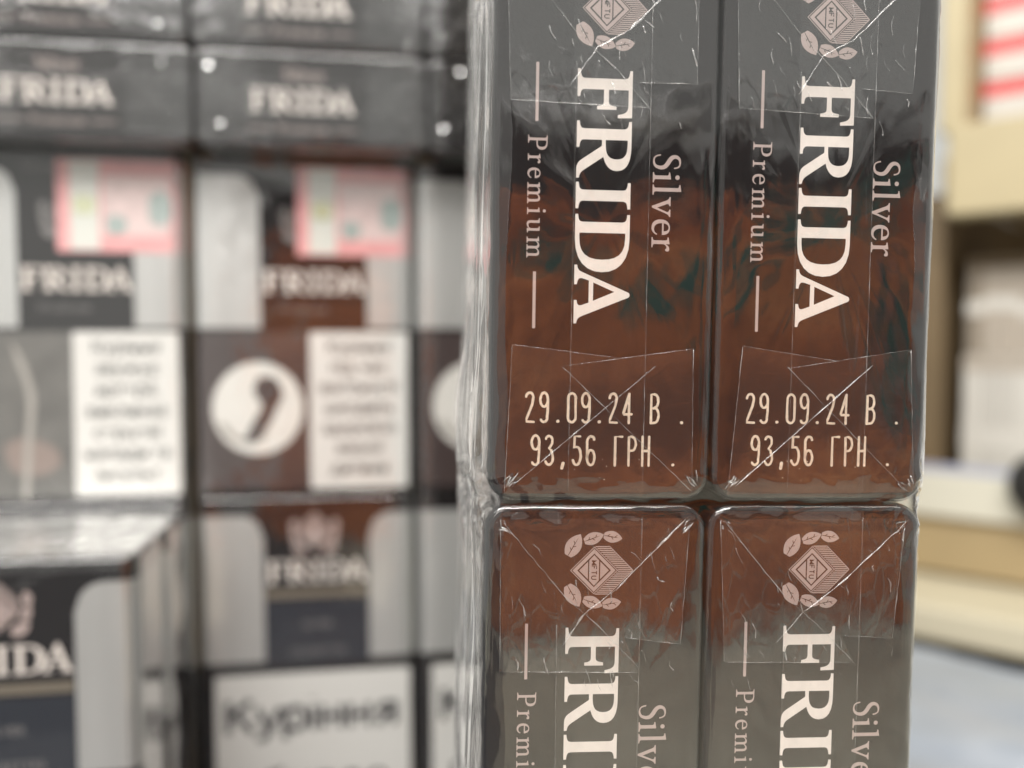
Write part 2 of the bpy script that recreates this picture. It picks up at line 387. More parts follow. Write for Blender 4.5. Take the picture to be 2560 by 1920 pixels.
# ------------------------------------------------------------------ printed end panel of a pack
PW, PH, PD = 22.2, 55.1, 86.5      # thickness, width, height of one pack
def down(V, base_u, v0, y):          # text running down the end panel, capitals' tops to the right
    return [(base_u + b, y, PH - (v0 + a)) for a, b in V]
def oriented(V, Fc, y_sign=-1):
    """make every triangle face -y"""
    out = []
    for f in Fc:
        a, b, d = [Vector(V[i]) for i in f[:3]]
        n = (b - a).cross(d - a)
        out.append(f if n.y < 0 else tuple(reversed(f)))
    return out
YP = -0.03
def print_mesh(name, V, Fc): return mesh(name, V, oriented(V, Fc))

pts, tr = line_shape('F', 0, 5.45)
V = []; Fc = []
for ch, off in zip('FRIDA', (0, 94, 205.5, 264, 357)):
    p, t = fill([bez(k) for k in G[ch][1]]); k = len(V)
    V += [((a + off) * 25.0 / 465, b * 5.48 / 100) for a, b in p]; Fc += [tuple(i + k for i in q) for q in t]
BRAND = (V, Fc)
ME_BRAND = print_mesh('brand_lettering', down(V, -2.95, 12.45, YP), Fc)
V, Fc = line_shape('Premium', 20, 1.92, 12.0)
k = len(V)
PREM = (V, Fc)
V2 = list(V); F2 = list(Fc)
for a0, a1 in ((-7.05, -1.35), (13.35, 18.95)):
    q = len(V2); V2 += [(a0, .68), (a1, .68), (a1, .98), (a0, .98)]; F2.append((q, q + 1, q + 2)); F2.append((q, q + 2, q + 3))
ME_PREM = print_mesh('grade_lettering', down(V2, -7.75, 12.45 + 6.6, YP), F2)
V, Fc = line_shape('Silver', 7, 2.8, 9.7)
SILV = (V, Fc)
ME_SILV = print_mesh('variant_lettering', down(V, 4.75, 12.45 + 8.0, YP), Fc)

# narrow rounded printer strokes for the date and price (cell 1.0 wide, height 3.07)
def arc(cx, cy, rx, ry, a0, a1, n=12): return [(cx + rx * math.cos(R(a0 + (a1 - a0) * k / n)), cy + ry * math.sin(R(a0 + (a1 - a0) * k / n))) for k in range(n + 1)]
W_, H_ = 0.82, 2.95
D = {
 '2': [arc(.38, 2.47, .36, .46, 175, -15) + [(.62, 1.75), (.10, .35), (.06, .05), (.80, .02)]],
 '9': [arc(.42, 2.25, .38, .70, 0, 360, 20), [(.80, 2.25), (.80, 1.1), (.74, .50)] + arc(.42, .46, .34, .44, -10, -150, 8)],
 '0': [arc(.42, 2.45, .38, .48, 0, 180, 8) + [(.04, 1.5), (.04, .52)] + arc(.42, .50, .38, .48, 180, 360, 8) + [(.80, 1.5), (.80, 2.45)]],
 '4': [[(.62, 2.93), (.06, .98), (.10, .88), (.88, .88)], [(.62, 2.93), (.62, .0)]],
 'B': [[(.06, .02), (.06, 2.93), (.40, 2.93)] + arc(.42, 2.25, .36, .66, 80, -75, 9) + [(.30, 1.52)], [(.30, 1.52)] + arc(.42, .80, .42, .76, 75, -85, 9) + [(.06, .02)]],
 '3': [arc(.38, 2.50, .34, .42, 160, 10, 7) + [(.70, 2.15), (.40, 1.66), (.62, 1.50)] + arc(.40, .72, .40, .70, 50, -150, 10)],
 ',': [[(.42, .20), (.32, -.30)]],
 '.': [[(.40, .10), (.44, .10)]],
 '5': [[(.72, 2.90), (.16, 2.90), (.12, 1.72), (.30, 1.86)] + arc(.38, .95, .42, .92, 70, -150, 12)],
 '6': [[(.74, 2.62)] + arc(.42, 2.42, .38, .50, 40, 180, 8) + [(.04, 1.5), (.04, .80)] + arc(.42, .78, .38, .76, 180, 540, 20)],
 'Г': [[(.08, .0), (.08, 2.92), (.78, 2.92)]],
 'P': [[(.08, .0), (.08, 2.92), (.36, 2.92)] + arc(.38, 2.20, .40, .70, 80, -80, 9) + [(.10, 1.50)]],
 'H': [[(.08, .0), (.08, 2.92)], [(.74, .0), (.74, 2.92)], [(.08, 1.50), (.74, 1.50)]],
}
def date_mesh(seed):
    rnd = random.Random(seed); V = []; Fc = []; z = 0
    ox, oz, sk = rnd.uniform(-.12, .12), rnd.uniform(-.12, .12), rnd.uniform(-.004, .006)
    for txt, x0, vb in (('29.09.24 B .', -7.68 + ox, 7.85 + oz), ('93,56 ГPH .', -7.08 + ox, 3.55 + oz)):
        for i, ch in enumerate(txt):
            if ch == ' ': continue
            for st in D[ch]:
                z += 1
                y = YP - 0.0015 * (z % 5)
                st2 = [(a + rnd.uniform(-.012, .012), b + rnd.uniform(-.012, .012)) for a, b in st]
                w = 0.125 if ch not in '.,' else 0.15
                con = ribbon(st2, [w * rnd.uniform(.88, 1.12) for _ in st2])
                n = len(st2)
                # strip + cap fans, so self-touching strokes stay clean
                k = len(V)
                V += [(x0 + i * 1.40 + a, y, vb + b - sk * (x0 + i * 1.4)) for a, b in con]
                m = len(con)
                Lf = list(range(n)); capE = list(range(n, n + 5)); Rt = list(range(n + 5, n + 5 + n)); capS = list(range(n + 5 + n, m))
                Rv = Rt[::-1]
                for q in range(n - 1):
                    Fc.append((k + Lf[q], k + Rv[q], k + Rv[q + 1])); Fc.append((k + Lf[q], k + Rv[q + 1], k + Lf[q + 1]))
                fan = [Lf[-1]] + capE + [Rv[-1]]
                for q in range(1, len(fan) - 1): Fc.append((k + fan[0], k + fan[q], k + fan[q + 1]))
                fan = [Rv[0]] + capS + [Lf[0]]
                for q in range(1, len(fan) - 1): Fc.append((k + fan[0], k + fan[q], k + fan[q + 1]))
    # ink spatter
    for _ in range(7):
        a, b, r = rnd.uniform(-4, 4), rnd.uniform(1.9, 4.2), rnd.uniform(.03, .06)
        k = len(V); V += [(a + r * math.cos(t), YP - .011, b + r * math.sin(t)) for t in (0, 1.2, 2.5, 3.7, 5)]
        Fc += [(k, k + 1, k + 2), (k, k + 2, k + 3), (k, k + 3, k + 4)]
    return print_mesh('date_print', V, Fc)

# emblem: lozenge with hatched side, letter panel and two sprigs of leaves
def emblem_mesh():
    V = []; Fc = []; eu, ev = -0.16, 6.6
    def put(cons, y):
        p, t = fill(cons); k = len(V)
        V.extend([(eu + a, y, PH - ev + b) for a, b in p]); Fc.extend([tuple(i + k for i in q) for q in t])
    def loz(h): return [(-h, 0), (0, -h), (h, 0), (0, h)]
    put([loz(2.44), loz(2.33)], YP)
    put([loz(2.20), loz(1.72)], YP)
    put([[(-.50, 1.02), (-.50, -1.02), (0, -1.56), (.50, -1.02), (.50, 1.02), (0, 1.56)]], YP)
    put([[(-1.52, 0), (-.62, -.90), (-.62, .90)]], YP)
    put([[(1.52, 0), (.62, .90), (.62, -.90)]], YP)
    n = 26
    for i in range(n):
        v = -2.42 + 4.84 * i / (n - 1); a = 2.44 - abs(v) + .09
        put([[(a, v - .055), (a + 1.38, v - .055), (a + 1.38, v + .055), (a, v + .055)]], YP)
    put([[(1.45, 2.50), (1.55, 2.50), (3.98, .06), (3.98, -.06), (1.55, -2.50), (1.45, -2.50), (3.86, -.03), (3.86, .03)]], YP - .003)
    for sgn in (1, -1):
        for (x, v, ang, L, w) in ((-2.15, 2.45, 60, 2.9, .80), (-.20, 3.25, 20, 2.4, .62), (1.75, 3.42, -10, 2.2, .60)):
            A = R(ang); ca, sa = math.cos(A), math.sin(A)
            up = []; lo = []; vu = []; vl = []
            for k in range(9):
                t = k / 8; s = (t - .5) * L; h = w * math.sin(math.pi * t) ** .8
                up.append((s, h)); lo.append((s, -h))
                gap = .045 * math.sin(math.pi * min(1, t * 1.15)) if t < .87 else 0.0
                vu.append((s, gap)); vl.append((s, -gap))
            rot = lambda q: [(x + ca * a - sa * b, (v + sa * a + ca * b) * sgn) for a, b in q]
            put([rot(up[1:] + vu[1:-1][::-1])], YP); put([rot(vl[1:-1] + lo[1:][::-1])], YP)
    return print_mesh('emblem', V, Fc)
ME_EMB = emblem_mesh()
def emblem_letters():
    V = []; Fc = []
    gl = {'M': [[(0, 0), (0, .5), (.19, .18), (.38, .5), (.38, 0)]], 'F': [[(0, 0), (0, .5), (.32, .5)], [(0, .26), (.26, .26)]],
          'T': [[(.17, 0), (.17, .5)], [(0, .5), (.34, .5)]], 'U': [[(0, .5), (0, .12), (.10, 0), (.24, 0), (.34, .12), (.34, .5)]]}
    for i, ch in enumerate('MFTU'):
        for j, st in enumerate(gl[ch]):
            p, t = fill([ribbon(st, .05, False)]); k = len(V)
            V += [(-.16 - .25 + b, YP - .012 - .003 * j, PH - (6.6 - .98 + i * .52 + a)) for a, b in p]; Fc += [tuple(q + k for q in f) for f in t]
    for sgn in (1, -1):          # leaf veins
        for (x, v, ang, L) in ((-2.15, 2.45, 60, 2.9), (-.20, 3.25, 20, 2.4), (1.75, 3.42, -10, 2.2)):
            A = R(ang); ca, sa = math.cos(A), math.sin(A)
            for s, d in ((-.45, 1), (-.05, -1), (.3, 1)):
                st = [(s, 0), (s + .22, .24 * d)]
                st = [(x + ca * a - sa * b, (v + sa * a + ca * b) * sgn) for a, b in st]
                p, t = fill([ribbon(st, .035, False)]); k = len(V)
                V += [(-.16 + a, YP - .012, PH - 6.6 + b) for a, b in p]; Fc += [tuple(q + k for q in f) for f in t]
    return print_mesh('emblem_letters', V, Fc)
ME_EML = emblem_letters()

# ------------------------------------------------------------------ rounded shells
def outline(w, h, r, nw, nh, nc):
    r = max(r, 0.02); P = []
    x, y = w / 2, h / 2
    def seg(a, b, n):
        return [(a[0] + (b[0] - a[0]) * k / n, a[1] + (b[1] - a[1]) * k / n) for k in range(n)]
    P += seg((-x + r, -y), (x - r, -y), nw)
    P += [(x - r + r * math.sin(t), -y + r - r * math.cos(t)) for t in [math.pi / 2 * k / nc for k in range(nc)]]
    P += seg((x, -y + r), (x, y - r), nh)
    P += [(x - r + r * math.cos(t), y - r + r * math.sin(t)) for t in [math.pi / 2 * k / nc for k in range(nc)]]
    P += seg((x - r, y), (-x + r, y), nw)
    P += [(-x + r - r * math.sin(t), y - r + r * math.cos(t)) for t in [math.pi / 2 * k / nc for k in range(nc)]]
    P += seg((-x, y - r), (-x, -y + r), nh)
    P += [(-x + r - r * math.cos(t), -y + r - r * math.sin(t)) for t in [math.pi / 2 * k / nc for k in range(nc)]]
    return P
def shell(w, h, d, rc, bev, nw=2, nh=4, nc=5, scales=(), nside=1, nb=3, disp=None):
    """closed rounded block: outline in (a,b) centred, extruded along c from 0 (front) to d"""
    rings = []
    base_in = outline(w - 2 * bev, h - 2 * bev, rc - bev, nw, nh, nc)
    for s_ in scales: rings.append([(a * s_, b * s_, 0.0) for a, b in base_in])
    for k in range(nb + 1):
        t = math.pi / 2 * k / nb; i = bev * (1 - math.sin(t))
        cc = bev * (1 - math.cos(t))
        rings.append([(a, b, cc) for a, b in outline(w - 2 * i, h - 2 * i, rc - i, nw, nh, nc)])
    for k in range(1, nside):
        cc = bev + (d - 2 * bev) * k / nside
        rings.append([(a, b, cc) for a, b in outline(w, h, rc, nw, nh, nc)])
    for k in range(nb + 1):
        t = math.pi / 2 * (1 - k / nb); i = bev * (1 - math.sin(t))
        cc = d - bev * (1 - math.cos(t))
        rings.append([(a, b, cc) for a, b in outline(w - 2 * i, h - 2 * i, rc - i, nw, nh, nc)])
    n = len(rings[0]); V = [p for r_ in rings for p in r_]; Fc = []
    for k in range(len(rings) - 1):
        for i in range(n):
            j = (i + 1) % n
            Fc.append((k * n + i, k * n + j, (k + 1) * n + j, (k + 1) * n + i))
    if scales:
        V.append((0, 0, 0)); q = len(V) - 1
        for i in range(n): Fc.append((q, (i + 1) % n, i))
    else: Fc.append(tuple(range(n - 1, -1, -1)))
    k = (len(rings) - 1) * n
    Fc.append(tuple(range(k, k + n)))
    if disp: V = [disp(*p) for p in V]
    return V, Fc
E_MAP = lambda p: (p[0], p[2], p[1] + PH / 2)           # end panel forward, 55 upright
F_MAP = lambda p: (p[0], p[1] + PW / 2, PD - p[2])      # front forward, 86 upright
def flipf(Fc): return [tuple(reversed(f)) for f in Fc]

V, Fc = shell(PW, PH, PD, 2.4, 0.3, nw=2, nh=4, nc=6)
ME_BODY_E = mesh('pack_body', [E_MAP(p) for p in V], flipf(Fc))
V, Fc = shell(PH, PW, PD, 2.4, 0.3, nw=4, nh=2, nc=6)
ME_BODY_F = mesh('pack_body', [F_MAP(p) for p in V], flipf(Fc))
for me_ in (ME_BODY_E, ME_BODY_F): me_.materials.append(MATS['board'])

def n3(x, y, z): return noise.noise(Vector((x, y, z)))
def cello_end(seed):
    """loose clear wrap of one pack, puffed and puckered at its end panel"""
    def disp(a, b, cc):
        k = 1 + 0.25 * n3(a * .22 + seed * 7.1, b * .22, seed)
        front = max(0.0, 1 - cc / 3.0)
        ex = min(PW / 2 + .3 - abs(a), PH / 2 + .3 - abs(b))
        edge = math.exp(-max(0, ex) / 1.2)
        w = n3(a * .5 + seed * 3, b * .5, 2.2) * .10 + n3(a * 1.6, b * 1.6 + seed, 5.0) * .05 * edge * 2
        cc2 = cc - front * (.16 * k + w * 1.0 + .10 * (1 - edge))
        sc = 1 + edge * front * 0
        da = n3(a * .9 + 3, b * .9 - seed * 2, cc * .4) * .10
        db = n3(a * .9 - 8, b * .9 + seed * 5, cc * .4 + 4) * .10
        return (a + da * edge, b + db * edge, cc2)
    V, Fc = shell(PW + .50, PH + .50, PD + .4, 2.7, 0.85, nw=16, nh=40, nc=9, scales=(.12, .25, .37, .48, .58, .67, .75, .82, .88, .93, .97, .99), nside=4, nb=6, disp=disp)
    return mesh('cellophane', [(p[0], p[2] - .12, p[1] + PH / 2) for p in V], flipf(Fc), True)

def sheet(poly, y, tilt, seed, amp=.05, step=1.1):
    """a film flap cut to poly (x, z), a gently buckled grid clipped by triangulation"""
    rnd = random.Random(seed)
    xs = [p[0] for p in poly]; zs = [p[1] for p in poly]
    pts = []
    for i in range(len(poly)):
        a, b = poly[i], poly[(i + 1) % len(poly)]
        n = max(1, int(math.hypot(b[0] - a[0], b[1] - a[1]) / step))
        pts += [(a[0] + (b[0] - a[0]) * k / n, a[1] + (b[1] - a[1]) * k / n) for k in range(n)]
    cx, cz = sum(xs) / len(xs), sum(zs) / len(zs)
    V = []; Fc = []; n = len(pts); levels = (1, .86, .70, .54, .38, .20)
    for s_ in levels:
        for (x, z) in pts:
            X, Z = cx + (x - cx) * s_, cz + (z - cz) * s_
            V.append((X, y + tilt[0] * (X - cx) + tilt[1] * (Z - cz) + amp * n3(X * .45 + seed, Z * .45, seed * 1.7) - .03 * (1 - s_), Z))
    for k in range(len(levels) - 1):
        for i in range(n):
            j = (i + 1) % n
            Fc.append((k * n + i, k * n + j, (k + 1) * n + j, (k + 1) * n + i))
    V.append((cx, y - .03, cz)); q = len(V) - 1; k = (len(levels) - 1) * n
    for i in range(n): Fc.append((k + i, k + (i + 1) % n, q))
    return V, Fc

def end_wrap(parent, seed, mat='wrap_pack'):
    """fold lines and flaps of the wrap on an end panel"""
    rnd = random.Random(seed * 13 + 5); j = lambda a=.45: rnd.uniform(-a, a)
    Z = lambda v: PH - v
    cl = obj('cellophane', cello_end(seed), mat, parent)
    up = [(-9.7 + j(), Z(1.3)), (9.1 + j(), Z(1.2)), (8.7 + j(), Z(14.0 + j(.4))), (3.0, Z(13.6 + j(.3))), (4.5 + j(.4), Z(16.6 + j(.4))), (-9.5 + j(), Z(16.2 + j(.5)))]
    V, Fc = sheet(up, -.46, (j(.008), j(.006)), seed + 1)
    obj('upper_flap', mesh('upper_flap', V, Fc, True), 'wrap_flap', cl)
    lo = [(-9.6 + j(), .6), (9.6 + j(), .9), (8.8 + j(), 15.4 + j(.3)), (1.5 + j(), 14.3 + j(.2)), (-8.7 + j(), 15.5 + j(.3))]
    V, Fc = sheet(lo, -.45, (j(.008), j(.008)), seed + 2)
    obj('lower_flap', mesh('lower_flap', V, Fc, True), 'wrap_flap_low', cl)
    sl, sr = -3.4 + j(), 4.6 + j()
    V, Fc = sheet([(sl, .4), (sr, .4), (sr + j(.3), PH - .4), (sl + j(.3), PH - .4)], -.55, (j(.01), j(.003)), seed + 3, .06, 1.6)
    obj('seam_flap', mesh('seam_flap', V, Fc, True), 'wrap_seam', cl)
    def crease(pts, r, wob=.05, y=-.60):
        pp = []
        for (a, b) in zip(pts[:-1], pts[1:]):
            n = max(2, int(math.hypot(b[0] - a[0], b[1] - a[1]) / .8))
            for k in range(n):
                t = k / n
                pp.append((a[0] + (b[0] - a[0]) * t + rnd.uniform(-wob, wob), y + rnd.uniform(-.02, .02), a[1] + (b[1] - a[1]) * t + rnd.uniform(-wob, wob)))
        pp.append((pts[-1][0], y, pts[-1][1]))
        m = len(pp)
        ph = rnd.uniform(0, 9)
        rr = [max(.006, r * (.15 + 1.1 * abs(n3(k * .45 + ph, ph, 3.0)) * 2.0) * min(1, (k + .4) / 2, (m - k - .6) / 2 + .3)) for k in range(m)]
        o = obj('crease', MB().tube(pp, rr, 6, .8).me('crease', True), 'wrap_crease', cl)
    crease([(9.4 + j(), Z(1.3)), (2.0, Z(8.5 + j())), (-1.1, Z(10.9 + j())), (-3.6 + j(.4), Z(14.2 + j(.5)))], .070 + .035 * rnd.random())
    crease([(-9.5, Z(1.6)), (-3.2, Z(8.9 + j())), (1.0, Z(12.8)), (4.5 + j(.3), Z(16.4))], .05)
    crease([up[5], up[0]], .035, .02); crease([up[1], up[2]], .04, .03); crease([up[5], up[4]], .03, .02); crease([up[2], up[3]], .03, .02)
    crease([(-8.9, 1.4), (5.0 + j(), 13.7 + j())], .07, .015); crease([(9.3, .9), (-3.9 + j(), 13.3 + j())], .045, .03)
    crease([lo[0], lo[4]], .045, .02); crease([lo[1], lo[2]], .04, .03); crease([lo[4], lo[3]], .022, .015); crease([(-3.9, 13.4), lo[2]], .022, .015)
    crease([(sl, 1.0), (sl + j(.3), PH - 12)], .022, .015); crease([(sr, 1.0), (sr, PH - 1)], .030, .015)
    # puckers of the gathered film
    for _ in range(38):
        x, v = rnd.uniform(-8.5, 8.5), rnd.uniform(2.5, 18)
        if x > 4.5 and rnd.random() < .4: v *= .6
        a = rnd.uniform(.6, 1.5) * (1 if x < 0 else -1) + rnd.uniform(-.3, .3); L = rnd.uniform(.6, 2.2)
        p0 = (x, Z(v)); p1 = (x + L * math.cos(a) * .6, Z(v + L * math.sin(abs(a))))
        mid = ((p0[0] + p1[0]) / 2 + j(.25), (p0[1] + p1[1]) / 2 + j(.2))
        crease([p0, mid, p1], .022 + .075 * rnd.random() ** 2, .02, -.58)
    for cx_, cz_ in ((-9.6, 1.4), (9.5, 1.3), (-9.6, PH - 1.6), (9.4, PH - 1.4)):      # corner crumples
        for _ in range(5):
            a = rnd.uniform(0, 6.28); L = rnd.uniform(.5, 1.5)
            sx = -1 if cx_ < 0 else 1; sz = -1 if cz_ < 20 else 1
            p0 = (cx_ + rnd.uniform(-.5, .4) * sx, cz_ + rnd.uniform(-.8, .3) * sz)
            p1 = (p0[0] - sx * L * rnd.uniform(.1, 1), p0[1] - sz * L * rnd.uniform(.1, 1))
            crease([p0, ((p0[0] + p1[0]) / 2 + j(.15), (p0[1] + p1[1]) / 2 + j(.15)), p1], .05 + .07 * rnd.random(), .03, -.62)
    return cl

def end_pack(m, label, seed, group, date=True, emblem=True, detail=True):
    t = empty('cigarette_pack', m, label, 'cigarette pack', group)
    obj('board_box', ME_BODY_E, None, t)
    obj('brand_lettering', ME_BRAND, 'foil_cream', t)
    obj('grade_lettering', ME_PREM, 'foil_pink', t)
    obj('variant_lettering', ME_SILV, 'foil_pink', t)
    if emblem:
        e = obj('emblem', ME_EMB, 'foil_pink', t); obj('emblem_letters', ME_EML, 'board', e)
    if date: obj('date_print', date_mesh(seed), 'ink_cream', t)
    end_wrap(t, seed, 'wrap_pack' if date else 'wrap_back')
    return t

# ------------------------------------------------------------------ ground of the scene: shelf, counter
structure(obj('counter', MB().box(-600, 700, -620, 900, CAM_H - CAM_H - 110, -80).me('counter'), 'counter_top'))
structure(obj('shelf', MB().box(-330, 96, 40, 352, -18, 0, 1.5).me('shelf'), 'shelf_dark'))
sb = obj('shelf_support', MB().box(80, 94, 60, 350, -80, -18).me('shelf_support'), 'shelf_dark'); structure(sb)
sb = obj('shelf_support', MB().box(-328, -314, 60, 350, -80, -18).me('shelf_support'), 'shelf_dark'); structure(sb)
structure(obj('back_panel', MB().box(-330, 96, 352, 362, -18, 300).me('back_panel'), 'dark_laminate'))

# ------------------------------------------------------------------ the wrapped bundle in focus
BM = T(0, 0, CAM_H) @ RZ(4.33) @ RY(0.85)
COLX = (15.64, 38.24); ROWZ = 39.4; PITCH = 55.72; FRONT = 87.0
lay = {2: 'bottom', 1: 'second', 0: 'middle', -1: 'fourth', -2: 'top'}
for r_ in range(-2, 3):
    for ci in (0, 1):
        sd = 11 + (r_ + 2) * 2 + ci
        rnd = random.Random(sd)
        x = COLX[ci] - .36 * r_ + (.12 if r_ == 1 else 0)
        z = ROWZ - PITCH * r_ - PH
        lab = f"dark pack end-on in the clear-wrapped bundle, {lay[r_]} layer, column " + ('beside the stacked packs' if ci == 0 else 'beside the cream shelving')
        end_pack(BM @ T(x, FRONT + rnd.uniform(-.1, .1), z), lab, sd, 'packs in the wrapped bundle')

# overwrap: a tube of film round the ten packs, with sunk seams between layers and crumples at the edges
def overwrap():
    x0, x1 = COLX[0] - PW / 2 - .55, COLX[1] + PW / 2 + .55
    y0, y1 = FRONT - .95, FRONT + PD + .9
    rad = 2.4
    path = []      # (x, y, nx, ny, tag)
    def ln(a, b, n, nx, ny, tg):
        for k in range(n): path.append((a[0] + (b[0] - a[0]) * k / n, a[1] + (b[1] - a[1]) * k / n, nx, ny, tg))
    def cr(cx, cy_, a0, a1, n, tg):
        for k in range(n):
            t = R(a0 + (a1 - a0) * k / n); path.append((cx + rad * math.cos(t), cy_ + rad * math.sin(t), math.cos(t), math.sin(t), tg))
    ln((x0, y1 - rad), (x0, y0 + rad), 120, -1, 0, 'L')
    cr(x0 + rad, y0 + rad, 180, 270, 10, 'C')
    ln((x0 + rad, y0), (x1 - rad, y0), 84, 0, -1, 'F')
    cr(x1 - rad, y0 + rad, 270, 360, 10, 'C')
    ln((x1, y0 + rad), (x1, y1 - rad), 24, 1, 0, 'R')
    cr(x1 - rad, y1 - rad, 0, 90, 4, 'B')
    ln((x1 - rad, y1), (x0 + rad, y1), 8, 0, 1, 'B')
    cr(x0 + rad, y1 - rad, 90, 180, 4, 'B')
    ztop = ROWZ + 2 * PITCH + .7; zbot = ROWZ - 2 * PITCH - PH - .7
    zs = [zbot]
    gaps = [ROWZ - PITCH * k + .3 for k in range(-1, 3)]
    z = zbot
    while z < ztop:
        dmin = min(abs(z - g) for g in gaps)
        vis = -75 < z < 45
        z += (.35 if dmin < 3 else .9) if vis else (1.0 if dmin < 3 else 3.5)
        zs.append(min(z, ztop))
    V = []; Fc = []; n = len(path)
    for z in zs:
        lean = -.36 * (ROWZ - z - PH / 2) / PITCH
        g = min(gaps, key=lambda q: abs(q - z)); dz = z - g
        gapf = math.exp(-(dz / 1.5) ** 2)
        near = math.exp(-(dz / 5.0) ** 2)
        for (x, y, nx, ny, tg) in path:
            ed = min(x - x0, x1 - x)                       # distance from the bundle's side edges
            mid = math.exp(-((x - (COLX[0] + COLX[1]) / 2) / 1.2) ** 2)
            off = 0.0
            if tg == 'F':
                off -= .85 * gapf * (.55 + .45 * n3(x * .25, 3.3, g)) + .30 * mid * (1 - gapf)
                off += .08 * n3(x * .12, z * .05, 9.0) + .03 * n3(x * .6, z * .25, 4.0)
                off += .9 * near * math.exp(-ed / 3.5) * (abs(n3(x * .7, z * .8, 1.0)) - .2) + .25 * near * abs(n3(x * .35 + z * .3, z * .5, 21.0))
            elif tg == 'C':
                off -= .30 * gapf; off += .8 * near * (abs(n3(x * 1.1, z * .9, y * .7)) - .25) + .14 * n3(x * .5, z * .18, 7.7) + .06 * n3(x * 1.5, z * .6, y)
            elif tg in 'LR':
                off -= .25 * gapf
                t = (y - y0) / (y1 - y0)
                off += .75 * math.sin(math.pi * min(1, max(0, t))) * (.5 + n3(z * .02, y * .06, 6.0))
                off += .55 * n3(y * .22, z * .03, 2.0) + .40 * n3(y * .55, z * .05, 12.0) + .10 * n3(y * 1.1, z * .08, 15.0) + .30 * near * n3(y * .5, z * .6, 8.0)
                off += 1.6 * math.exp(-((t - .25) / .22) ** 2) * (.6 + .6 * n3(z * .05, 0, 31.0))
            V.append((x + lean + nx * off, y + ny * off, z))
    m = len(zs)
    for k in range(m - 1):
        for i in range(n):
            j = (i + 1) % n
            Fc.append((k * n + i, k * n + j, (k + 1) * n + j, (k + 1) * n + i))
    Fc.append(tuple(range(n - 1, -1, -1))); Fc.append(tuple((m - 1) * n + i for i in range(n)))
    return V, Fc
V, Fc = overwrap()
ow = obj('bundle_wrap', mesh('bundle_wrap', V, Fc, True), 'wrap_outer')
ow.matrix_world = BM
tag(ow, 'clear crinkled overwrap film stretched tight around the upright bundle of ten packs', 'plastic film')

# sheets of card under the bundle and under the stack
cs = obj('card_sheet', MB().box(2, 52, 82, 180, -.0, 1.55, .3).me('card_sheet'), 'card_brown')
cs.matrix_world = RZ(4.33)
tag(cs, 'thin brown card sheet under the upright film-wrapped bundle', 'card')

# ------------------------------------------------------------------ loose stack behind on the left
SM = T(-80.9, 222, CAM_H) @ RZ(9.0)
PX = 55.9
def column_x(ci): return (ci - .5) * PX

# front-facing pack pieces -----------------------------------------------------
def wrap_strip(name, s0, s1, z0, z1, corner=0.0, inner='r', off=.06, n=26):
    """a printed panel lying on the pack: s measured from the front middle, running round the rounded edge on to the side"""
    hw, hd, r = PH / 2, PW / 2, 2.4
    flat = hw - r; q = math.pi / 2 * r
    def at(s):
        sg = 1 if s >= 0 else -1; a = abs(s)
        if a <= flat: return (sg * a, -off)
        if a <= flat + q:
            t = (a - flat) / r
            return (sg * (flat + (r + off) * math.sin(t)), r - (r + off) * math.cos(t))
        return (sg * (hw + off), r + (a - flat - q))
    V = []; Fc = []
    for k in range(n + 1):
        s = s0 + (s1 - s0) * k / n
        zt = z1
        if corner > 0:
            d = (s1 - s) if inner == 'r' else (s - s0)
            if d < corner: zt = z1 - corner + math.sqrt(max(0, corner**2 - (corner - d)**2))
        x, y = at(s); V += [(x, y, z0), (x, y, zt)]
    for k in range(n): Fc.append((2 * k, 2 * k + 2, 2 * k + 3, 2 * k + 1))
    return mesh(name, V, Fc, True)
SIDE = PH / 2 - 2.4 + math.pi / 2 * 2.4 + PW - 5
ME_PANL = wrap_strip('silver_panel', -SIDE, -10.9, PD - 43, PD - 4.5, 6, 'r')
ME_PANR = wrap_strip('silver_panel', 15.9 - .0, SIDE, PD - 43, PD - 4.5, 6, 'l')
def flat_rect(name, x0, x1, z0, z1, y): return mesh(name, [(x0, y, z0), (x1, y, z0), (x1, y, z1), (x0, y, z1)], [(0, 1, 2, 3)])
def round_rect(name, x0, x1, z0, z1, y, r):
    P = outline(x1 - x0, z1 - z0, r, 1, 1, 5)
    return mesh(name, [(a + (x0 + x1) / 2, y, b + (z0 + z1) / 2) for a, b in P], [tuple(range(len(P)))])
def text_mesh(name, lines, size, cx, ztop, lead, y, bold=.02, fit=None):
    V = []; Fc = []
    for i, tx in enumerate(lines):
        cu = bpy.data.curves.new('t', 'FONT'); cu.body = tx; cu.size = 1.0; cu.offset = bold; cu.align_x = 'CENTER'
        to = bpy.data.objects.new('t', cu); col.objects.link(to)
        dg = bpy.context.evaluated_depsgraph_get(); me = to.evaluated_get(dg).to_mesh()
        k = len(V)
        V += [(cx + v.co.x * size, y, ztop - size * .75 - i * lead + v.co.y * size) for v in me.vertices]
        Fc += [tuple(k + q for q in p.vertices) for p in me.polygons]
        to.evaluated_get(dg).to_mesh_clear()
        bpy.data.objects.remove(to); bpy.data.curves.remove(cu)
    return mesh(name, V, oriented(V, Fc))
def flat_text(name, shape, x0, zb, y, k=1.0):
    V, Fc = shape; W = [(x0 + a * k, y, zb + b * k) for a, b in V]
    return print_mesh(name, W, Fc)
def ring_mesh(name, cx, cz, r0, r1, y, n=32):
    V = []; Fc = []
    for k in range(n):
        a = 2 * math.pi * k / n
        V += [(cx + r0 * math.cos(a), y, cz + r0 * math.sin(a) * 1.05), (cx + r1 * math.cos(a), y, cz + r1 * math.sin(a) * 1.05)]
    for k in range(n):
        j = (k + 1) % n; Fc.append((2 * k, 2 * k + 1, 2 * j + 1, 2 * j))
    return print_mesh(name, V, Fc)
